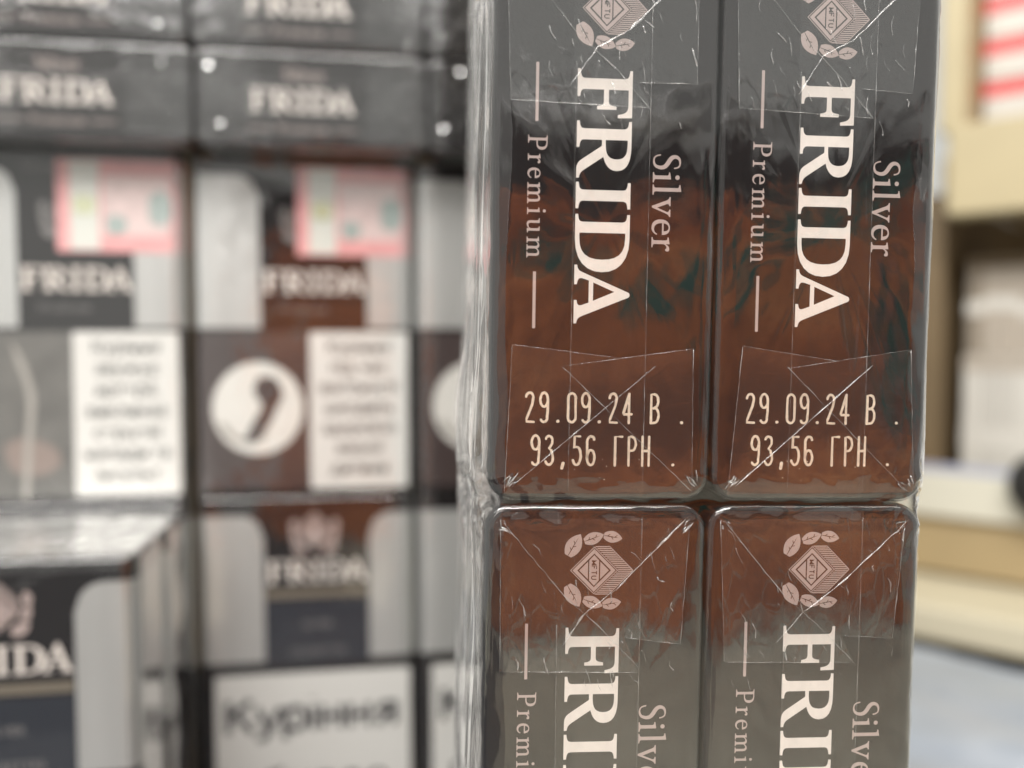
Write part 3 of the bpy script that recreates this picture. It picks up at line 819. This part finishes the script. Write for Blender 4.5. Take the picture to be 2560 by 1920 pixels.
def blob(name, pts, y):
    p, t = fill([spline(pts + [pts[0]], 5)[:-1]])
    V = [(a, y, b) for a, b in p]
    return print_mesh(name, V, t)
def cello_front(seed):
    def disp(a, b, cc):
        w = n3(a * .3 + seed, b * .3, cc * .12 + seed) * .16 + n3(a * .9, b * .9 + seed, cc * .5) * .06
        l = math.hypot(a, b) or 1
        return (a * (1 + w / max(l, 8)), b + (w if b > 0 else -w) * .8, cc - .2)
    V, Fc = shell(PH + .5, PW + .5, PD + .4, 2.7, .8, nw=20, nh=8, nc=7, scales=(.3, .6, .9), nside=34, nb=5, disp=disp)
    return mesh('cellophane', [F_MAP(p) for p in V], flipf(Fc), True)

HEAD = {'К': (.72, [[(.08, 0), (.08, 1)], [(.62, 1), (.12, .48)], [(.25, .6), (.66, 0)]]), 'у': (.62, [[(.04, .72), (.31, .06)], [(.58, .72), (.30, 0), (.20, -.2), (.04, -.23)]]),
        'р': (.66, [[(.08, .72), (.08, -.26)], arc(.32, .36, .23, .33, 0, 360, 20)]), 'і': (.24, [[(.08, 0), (.08, .72)], [(.08, .93), (.08, .97)]]),
        'н': (.66, [[(.08, 0), (.08, .72)], [(.5, 0), (.5, .72)], [(.08, .37), (.5, .37)]]), 'я': (.62, [[(.5, 0), (.5, .72)], [(.5, .66), (.26, .66), (.13, .58), (.13, .42), (.26, .34), (.5, .34)], [(.29, .34), (.08, 0)]])}
def heading_mesh(word, width, cap, cx, zb):
    tot = sum(HEAD[ch][0] for ch in word); kx = width / tot; x = cx - width / 2; V = []; Fc = []; q = 0
    for ch in word:
        for st in HEAD[ch][1]:
            q += 1
            pts = [(x + a * kx, zb + b * cap) for a, b in st]
            con = ribbon(pts, .86, False); n = len(pts); k = len(V)
            V += [(a, -.10 - .006 * (q % 5), b) for a, b in con]
            for i in range(n - 1): Fc += [(k + i, k + 2 * n - 1 - i, k + 2 * n - 2 - i), (k + i, k + 2 * n - 2 - i, k + i + 1)]
        x += HEAD[ch][0] * kx
    return print_mesh('warning_text', V, Fc)
ME_HEAD = heading_mesh('Куріння', 45.0, 8.6, 1.2, PD - 61.5)
def front_emblem(t, x, z, k, mt):
    me = ME_EMB.copy(); me.materials.clear()
    o = obj('emblem', me, mt, t)
    o.matrix_local = T(x, -.05, z) @ RY(-90) @ Matrix.Diagonal((k, 1, k, 1)) @ T(.16 - .7, 0, -(PH - 6.6))
def front_pack(m, label, seed, group, kind):
    t = empty('cigarette_pack', m, label, 'cigarette pack', group)
    obj('board_box', ME_BODY_F, None, t)
    obj('silver_panel', ME_PANL, 'silver', t); obj('silver_panel', ME_PANR, 'silver', t)
    obj('brand_lettering', flat_text('brand_lettering', BRAND, -10.4, PD - 34 if kind in ('artery', 'fetus') else PD - 22.3, -.07, 1.04), 'foil_cream', t)
    obj('cellophane', cello_front(seed), 'wrap_back', t)
    if kind in ('artery', 'fetus'):
        st = obj('excise_stamp', wrap_strip('excise_stamp', -1.6, SIDE, PD - 24.5, PD - 2.2, 0, 'r', .12), 'stamp_pink', t)
        obj('stamp_field', flat_rect('stamp_field', 9.0, 24.5, PD - 20.5, PD - 6, -.15), 'stamp_pale', st)
        obj('stamp_band', flat_rect('stamp_band', 1.4, 8.2, PD - 24.0, PD - 2.6, -.15), 'stamp_white', st)
        obj('stamp_hologram', round_rect('stamp_hologram', 2.2, 7.2, PD - 15.5, PD - 11, -.19, 1.5), 'stamp_holo', st)
        obj('stamp_seal', round_rect('stamp_seal', 9.6, 14.6, PD - 20.5, PD - 15.5, -.19, 2.4), 'stamp_green', st)
        obj('stamp_seal', round_rect('stamp_seal', 19.6, 25.0, PD - 18, PD - 9.5, -.19, 2.6), 'stamp_green', st)
        obj('variant_lettering', flat_text('variant_lettering', SILV, -9.5, PD - 5.2, -.07, .8), 'foil_dim', t)
        front_emblem(t, 0.5, PD - 15.5, 1.55, 'foil_dim')
        obj('grade_lettering', flat_text('grade_lettering', PREM, -6.2, PD - 39, -.07, 1.0), 'foil_dim', t)
        card = obj('warning_card', round_rect('warning_card', 1.2, 26.2, PD - 84.6, PD - 44.0, -.07, .7), 'white_card', t)
        lines = ['Куріння', 'звужує', 'артерії,', 'викликає', 'серцеві', 'напади та', 'інсульт'] if kind == 'artery' else ['Куріння', 'під час', 'вагітності', 'шкодить', "здоров'ю", 'вашої', 'дитини']
        obj('warning_text', text_mesh('warning_text', lines, 4.3, 13.7, PD - 46.0, 5.25, -.10, .012), 'black_ink', card)
        pic = obj('warning_picture', flat_rect('warning_picture', -26.0, 1.0, PD - 84.6, PD - 44, -.065), 'photo_dark' if kind == 'fetus' else 'photo_grey', t)
        if kind == 'fetus':
            obj('pale_disc', ring_mesh('pale_disc', -11.8, PD - 63.5, .1, 11.3, -.09), 'photo_white', pic)
            obj('inner_ring', blob('inner_ring', [(-14.5 + 7.6 * math.cos(R(a)), PD - 64.5 + 8.0 * math.sin(R(a))) for a in range(200, 330, 26)] + [(-14.0 + 6.6 * math.cos(R(a)), PD - 64.3 + 6.9 * math.sin(R(a))) for a in range(310, 190, -26)], -.10), 'figure_pale', pic)
            obj('dark_hollow', blob('dark_hollow', [(-11.5, PD - 55.5), (-7.5, PD - 55.8), (-5.6, PD - 60), (-7.2, PD - 63.5), (-8.4, PD - 66.5), (-12.2, PD - 72.0), (-15.0, PD - 71.5), (-12.4, PD - 66), (-10.8, PD - 63), (-12.8, PD - 59)], -.11), 'photo_dark', pic)
        else:
            obj('grey_figure', blob('grey_figure', [(-25.5, PD - 45.5), (-14, PD - 45.0), (-10.5, PD - 51), (-8.0, PD - 60), (-9, PD - 72), (-10, PD - 84), (-20, PD - 84), (-25.5, PD - 84)], -.085), 'photo_grey', pic)
            obj('figure_edge', blob('figure_edge', [(-13, PD - 46), (-10.0, PD - 51), (-7.6, PD - 60), (-8.6, PD - 72), (-9.4, PD - 84), (-10.8, PD - 84), (-10.2, PD - 72), (-9.4, PD - 60), (-11.4, PD - 52)], -.10), 'figure_pale', pic)
            obj('figure_edge', blob('figure_edge', [(-15, PD - 72), (-11, PD - 70), (-4, PD - 72), (-2, PD - 76), (-6, PD - 79), (-13, PD - 78)], -.095), 'photo_skin', pic)
    else:
        front_emblem(t, 2.0, PD - 9.0, 1.55, 'foil_pink')
        obj('gold_stripe', flat_rect('gold_stripe', -10.6, 15.6, PD - 26.4, PD - 24.2, -.07), 'gold_line', t)
        nv = obj('navy_field', flat_rect('navy_field', -10.8, 15.8, PD - 44.0, PD - 27.0, -.065), 'navy', t)
        obj('variant_lettering', text_mesh('variant_lettering', ['SILVER', 'CIGARETTES'], 2.6, 2.6, PD - 32.5, 7.2, -.09, .005), 'foil_dim', nv)
        card = obj('warning_card', round_rect('warning_card', -23.6, 26.4, PD - 85, PD - 46.2, -.07, .8), 'white_card', t)
        obj('warning_text', ME_HEAD, 'black_ink', card)
        obj('warning_text', text_mesh('warning_text', ['вбиває'], 11.7, .8, PD - 71.0, 19, -.10, .008), 'black_ink', card)
    return t

ZB, ZC = -126.9, -40.2
names = {0: 'carrying an artery warning', 1: 'carrying a pregnancy warning', 2: ''}
# row standing on the shelf (D), then the row above it (C), then two rows lying end-on (B, A)
cs = obj('card_sheet', MB().box(-PX - 3, 2 * PX + 1, -5, 26, 0, 2.35, .3).me('card_sheet'), 'card_brown')
cs.matrix_world = T(-80.9, 222, 0) @ RZ(9.0)
tag(cs, 'thin brown card sheet under the lower row of upright packs', 'card')
D_lab = ['upright dark pack with a broad warning, directly behind the two pulled-forward packs', 'upright dark pack with large warning heading, under the pack showing a pale disc', 'upright dark pack with silver sides in the lower row, half hidden by the wrapped bundle']
C_lab = ['upright dark pack with pink excise stamp and a grey figure picture', 'upright dark pack with pink excise stamp and a pale disc picture', 'upright dark pack with silver sides in the upper row, half hidden by the wrapped bundle']
for ci in range(3):
    front_pack(SM @ T(column_x(ci) - (.5 if ci == 0 else 0), .3 * ci - (2.5 if ci == 0 else 0), ZB), D_lab[ci], 40 + ci, 'upright packs in the stack', 'plain')
    front_pack(SM @ T(column_x(ci) - (.6 if ci == 0 else 0), .2 - .2 * ci - (2.5 if ci == 0 else 0), ZC), C_lab[ci], 50 + ci, 'upright packs in the stack', 'artery' if ci == 0 else 'fetus')
for k, lab in ((1, 'dark silver-sided pack pulled forward from the lower row, foremost of the two'), (0, 'dark silver-sided pack between the foremost pulled-forward pack and the lower row')):
    front_pack(SM @ T(column_x(0) - .6 * k - .7, -26.0 - 23.2 * k, -CAM_H), lab, 60 + k, 'packs pulled forward', 'plain')
def crumple_top(parent, seed):
    V = []; Fc = []; nx, ny = 44, 18
    for i in range(nx + 1):
        for j in range(ny + 1):
            x, y = -26.6 + 53.2 * i / nx, .6 + (PW - 1.2) * j / ny
            e = min(1, i / 3, (nx - i) / 3, j / 2, (ny - j) / 2)
            h = .5 + e * (.9 * abs(n3(x * .16, y * .35, seed)) + .55 * n3(x * .35 + 5, y * .8, seed) + .25 * n3(x * .9, y * 1.6, seed + 3))
            V.append((x, y, PD + max(.32, h + .25)))
    for i in range(nx):
        for j in range(ny):
            a = i * (ny + 1) + j; Fc.append((a, a + ny + 1, a + ny + 2, a + 1))
    obj('folded_top_film', mesh('folded_top_film', V, Fc, True), 'wrap_bunched', parent)
for ob in [o for o in col.objects if o.get('group') == 'packs pulled forward']: crumple_top(ob, len(ob['label']))
xx = -PW / 2 - .06
ME_UNDER = mesh('silver_panel', [(xx, 1.2, 3), (xx, 40, 3), (xx, 40, PH - 3), (xx, 1.2, PH - 3)], [(0, 1, 2, 3)])
for r_ in range(2):
    for ci in range(3):
        lab = f"dark pack lying end-on, {'lower' if r_ == 0 else 'upper'} lying row, above the " + ['grey figure pack', 'pale disc pack', 'half-hidden upright pack'][ci]
        m = SM @ T(column_x(ci) - PH / 2 + random.Random(r_ * 5 + ci).uniform(-.4, .4), -13 + .4 * ci, 46.65 + 11.4 + 23.0 * r_) @ RY(-90) @ RZ(0)
        # local z runs leftwards after the turn, so the box starts at its right end
        m = SM @ T(column_x(ci) + PH / 2 + (4.0, 3.6, 3.2)[ci] - .8 * r_, -11.5 + .4 * ci, 46.65 + 11.4 + 23.0 * r_) @ RY(-90)
        lp = end_pack(m, lab, 80 + r_ * 3 + ci, 'packs lying end-on', date=False, emblem=False)
        obj('silver_panel', ME_UNDER, 'silver', lp)

# ------------------------------------------------------------------ shelving unit behind on the right
UM = T(262, 450, CAM_H) @ Matrix(((-.65, .76, 0, 0), (.76, .65, 0, 0), (0, 0, 1, 0), (0, 0, 0, 1)))
# local x: along the front, running away to the left; local y: into the unit; z: up (relative to the lens)
UM = T(262, 450, CAM_H) @ RZ(-40.5)      # local +x towards the right and nearer, +y into the unit
unit = empty('shelving_unit', UM @ T(0, 0, -210), 'cream laminate shelving unit with lipped boards behind the bundle', 'shelving')
def upart(name, mb, mat):
    o = obj(name, mb.me(name), mat, unit); o.location = (0, 0, 210 * S); return o
X0, X1 = -46, 190
upart('fascia', MB().box(-38, X1, -4, 14, 66, 114, 1.5), 'cream_laminate')
upart('shelf_board', MB().box(-44.5, X1, 14.2, 300, 82, 100), 'tan_laminate')
upart('upright', MB().box(-47, -34.2, 14.4, 300, 114.2, 330, .8), 'cream_laminate')
upart('upright_shade_face', MB().box(-34.1, -33, 16.5, 300, 114.3, 330), 'tan_laminate')  # tan sheet stands in for shade on the upright's inner side
upart('side_panel', MB().box(-62, -45, 22, 300, -94, 82), 'dark_laminate')
upart('back_board', MB().box(-62, X1, 300.2, 306, -200, 330), 'tan_laminate')
upart('shelf_board', MB().box(-120, X1, 20, 300, -112, -95), 'tan_laminate')
upart('fascia', MB().box(-140, X1, 2, 19.8, -127, -95, 1.2), 'tan_laminate')
upart('ledge', MB().box(-170, X1, -60, 22, -146, -129, 1.5), 'pale_laminate')
upart('plinth', MB().box(-170, X1, 10, 296, -209.5, -146.2), 'dark_laminate')
upart('plinth_cleat', MB().box(-140, X1, 26, 60, -146, -112.2), 'dark_laminate')
upart('top_board', MB().box(-46, X1, 14.4, 300, 330.2, 345), 'cream_laminate')

# red and white packs lying in the upper compartment
for k in range(9):
    t = empty('striped_pack', UM @ T(0, 0, 100.2 + 23.0 * k), f"white pack with red edge lying in the upper compartment, {['lowest', 'second', 'third', 'fourth', 'fifth', 'sixth', 'seventh', 'eighth', 'topmost'][k]} of its pile", 'cigarette pack', 'red and white packs')
    obj('board_box', MB().box(-32, 23, 44, 130, 0, 22.6, .8).me('board_box'), 'pack_white', t)
    obj('red_band', MB().box(-32.3, 23.3, 43.7, 130.3, 13.6, 21.6, .2).me('red_band'), 'pack_red', t)
    if k >= 3: continue
# thin packs standing edge-on in the lower compartment, a second row on top of them
ordn = ['nearest', 'second nearest', 'third from', 'fourth from', 'fifth from', 'sixth from', 'seventh from', 'eighth from', 'ninth from', 'farthest from']
rnd = random.Random(77)
for k in range(10):
    w = 8.6
    for tier, (nm, z0, hh, mt, bd) in enumerate((('pale_pack', -94.8, 86.5, 'pack_white', 'pack_pale'), ('beige_pack', -8.1, 55, 'pack_beige', 'pack_pale'))):
        dy = rnd.uniform(0, 2.2) + 4 * tier
        t = empty(nm, UM @ T(-37 + 9.0 * k, 34 + dy, z0), f"{('thin pale pack standing on the board', 'thin beige pack on the pale packs')[tier]}, {ordn[k]} the brown side panel", 'cigarette pack', ('pale', 'beige')[tier] + ' thin packs in the lower compartment')
        obj('board_box', MB().box(0, w, 0, 80, 0, hh, .7).me('board_box'), (mt, ('pack_pale', 'pack_tan')[tier])[rnd.random() < .45], t)
        q = rnd.uniform(-3, 3)
        obj('printed_band', MB().box(-.15, w + .15, -.2, 60, hh * .42 + q, hh * .56 + q, .15).me('printed_band'), bd, t)
        obj('printed_tip', MB().box(-.15, w + .15, -.2, 60, hh * .9, hh - .8, .15).me('printed_tip'), 'pack_beige' if tier == 0 else 'dark_laminate', t)
rail = empty('price_rail', UM @ T(0, 0, -95), 'white price rail with blue top line clipped along the lower board', 'price rail')
obj('strip', MB().box(-170, X1, -3, 1.6, 0, 24, .6).me('strip'), 'rail_white', rail)
obj('blue_line', MB().box(-170, X1, -2.4, 1.0, 24.1, 28).me('blue_line'), 'rail_blue', rail)
# dark rounded clip on the rail
V = []; Fc = []; n = 20
prof = [(0, 0), (9, .5), (14.5, 4), (16, 9), (14, 13), (8, 16), (0, 17)]
for (rr, h) in prof[1:-1]:
    for k in range(n): V.append((rr * math.cos(2 * math.pi * k / n), -h, rr * 1.05 * math.sin(2 * math.pi * k / n)))
for q in range(len(prof) - 3):
    for k in range(n): Fc.append((q * n + k, q * n + (k + 1) % n, (q + 1) * n + (k + 1) % n, (q + 1) * n + k))
Fc.append(tuple(range(n))); Fc.append(tuple((len(prof) - 3) * n + k for k in range(n)))
kn = obj('round_clip', mesh('round_clip', V, Fc, True), 'black_plastic')
kn.matrix_world = UM @ T(12, -3.2, -72)
tag(kn, 'black rounded clip fixed to the white price rail', 'clip')

# blue-grey wrapped carton lying in front of the unit
mb = MB(); nx, ny = 40, 30
car = empty('wrapped_carton', UM @ T(-10, -64, -209.5), 'blue-grey film-wrapped carton lying below the pale ledge', 'carton')
V = []; Fc = []
for i in range(nx + 1):
    for j in range(ny + 1):
        x, y = -150 + 330 * i / nx, -150 + 148 * j / ny
        h = 61 + 3.0 * n3(x * .02, y * .03, 1) + 1.2 * n3(x * .07, y * .06, 3)
        V.append((x, y, h))
for i in range(nx):
    for j in range(ny):
        a = i * (ny + 1) + j; Fc.append((a, a + ny + 1, a + ny + 2, a + 1))
obj('wrapped_top', mesh('wrapped_top', V, Fc, True), 'blue_wrap', car)
obj('carton_box', MB().box(-150, 180, -150, -2, 0, 57, 1).me('carton_box'), 'blue_wrap', car)

# ------------------------------------------------------------------ added behind the camera: unseen things for the film to mirror
def cloth(name, x0, x1, z0, z1, y, mat, label, seed, sag=0, nx=60, nz=30):
    V = []; Fc = []
    for i in range(nx + 1):
        for j in range(nz + 1):
            x = x0 + (x1 - x0) * i / nx; t = j / nz
            top = z1 + sag * n3(x * .012, seed, 0)
            bot = z0 + sag * .15 * n3(x * .010, seed + 5, 0)
            z = bot + (top - bot) * t
            V.append((x + 6 * n3(z * .01, x * .01, seed), y + 5 * math.sin(x * .055 + seed + .8 * n3(x * .01, z * .01, 2)) * (1.1 - .5 * t) + 6 * n3(x * .02, z * .02, seed), z))
    for i in range(nx):
        for j in range(nz):
            a = i * (nz + 1) + j; Fc.append((a, a + 1, a + nz + 2, a + nz + 1))
    o = obj(name, mesh(name, V, Fc, True), mat)
    so = o.modifiers.new('thickness', 'SOLIDIFY'); so.thickness = .0012
    tag(o, label, 'cloth', 'added cloths behind the camera')
    return o
clth = cloth('reflection_cloth', -40, 430, CAM_H - 196, CAM_H + 92, -400, 'reflection_print', 'rust orange patterned cloth added unseen behind the camera, mirrored in the film', 3, 34)
cloth('reflection_cloth', -60, 440, CAM_H + 70, CAM_H + 142, -420, 'reflection_dark', 'black cloth added unseen above the rust orange one, mirrored in the film', 8, 26)
rnd = random.Random(4)
def frond(x, z, ang, L, mat):
    V = []; Fc = []; A = R(ang)
    for k in range(9):
        t = k / 8; s = t * L; w = L * .13 * math.sin(math.pi * t) ** .7
        for sg in (-1, 1):
            a, b = s, sg * w
            V.append((x + math.cos(A) * a - math.sin(A) * b, -384, z + math.sin(A) * a + math.cos(A) * b))
    for k in range(8): Fc.append((2 * k, 2 * k + 1, 2 * k + 3, 2 * k + 2))
    o = obj('reflection_leaf', mesh('reflection_leaf', V, Fc), mat, clth)  # motif added for the teal and pink in the reflection
for (x, z, a, L, m_) in ((150, 20, 20, 110, 'reflection_teal'), (60, 60, -10, 80, 'reflection_teal'), (330, 60, -70, 160, 'reflection_teal'), (310, 90, 30, 90, 'reflection_teal'), (350, 110, 40, 70, 'reflection_pink'),
                        (345, 40, 160, 40, 'reflection_pink'), (350, 15, 165, 40, 'reflection_pink'), (352, -10, 170, 38, 'reflection_pink'), (353, -35, 175, 36, 'reflection_pink'), (356, -60, 180, 34, 'reflection_pink'), (240, 70, 10, 90, 'reflection_teal')):
    frond(x, CAM_H + z, a, L, m_)
gr = empty('reflection_rail', T(190, -410, -80), 'steel rail added unseen behind the camera to hold the mirrored cloths', 'rail')  # added only to hold the unseen cloths
obj('crossbar', MB().tube([(-270, 0, CAM_H + 232), (270, 0, CAM_H + 232)], 6, 10).me('crossbar', True), 'steel', gr)
for sx in (-262, 262): obj('post', MB().tube([(sx, 0, 0), (sx, 0, CAM_H + 231)], 7, 10).me('post', True), 'steel', gr)
mat_o = obj('reflection_mat', MB().box(-430, 30, -610, 30, -79.6, -76, .8).me('reflection_mat'), 'rubber')  # added out of view so the lower left packs mirror something dark
tag(mat_o, 'black rubber mat added unseen on the counter to darken the reflections', 'mat')

# ------------------------------------------------------------------ added glint facets on the stack, angled between ceiling lamp and lens
film('wrap_glint', strength=1.5, rough=0.10, bump=0.05, scale=200, dust=0.05, base=0.35)
lying = [o for o in col.objects if o.get('group') == 'packs lying end-on']
upright = [o for o in col.objects if o.get('group') == 'upright packs in the stack']
LAMP = Vector((-0.18, -0.30, 0.85))
def glint_facet(host, lx, lz, ly, size):
    """a small domed facet added on the wrap at (lx, lz), turned to glint at the lens"""
    inv = host.matrix_world.inverted()
    p = Vector((lx, ly, lz)) * S
    cd = (inv @ Vector(cam.location) - p).normalized(); ld = (inv @ LAMP - p).normalized()
    nrm = (cd + ld).normalized()
    u = nrm.cross(Vector((0, 0, 1))).normalized(); w = nrm.cross(u)
    V = [tuple((p + nrm * .0001) / S)]; Fc = []
    for k in range(12):
        a = 2 * math.pi * k / 12; q = size * (1 + .25 * math.sin(3 * a + lx))
        V.append(tuple((p + (u * math.cos(a) + w * math.sin(a)) * q * S) / S))
    for k in range(12): Fc.append((0, 1 + k, 1 + (k + 1) % 12))
    obj('film_glint', mesh('film_glint', V, Fc, True), 'wrap_glint', host)
bpy.context.view_layer.update()
for o in lying:
    rnd = random.Random(len(o['label']) + int(o.matrix_world.translation.x * 1e5))
    for (x, z) in ((7.5, PH - 5.5), (7.8, 6.0), (-8, 4.5), (-6, PH - 4)):
        if rnd.random() < .42: glint_facet(o, x + rnd.uniform(-1.5, 1), z + rnd.uniform(-2.5, 2.5), -1.3, rnd.uniform(.2, .6))
glint_facet(upright[3], 26.4, PD - .4, .2, .75)
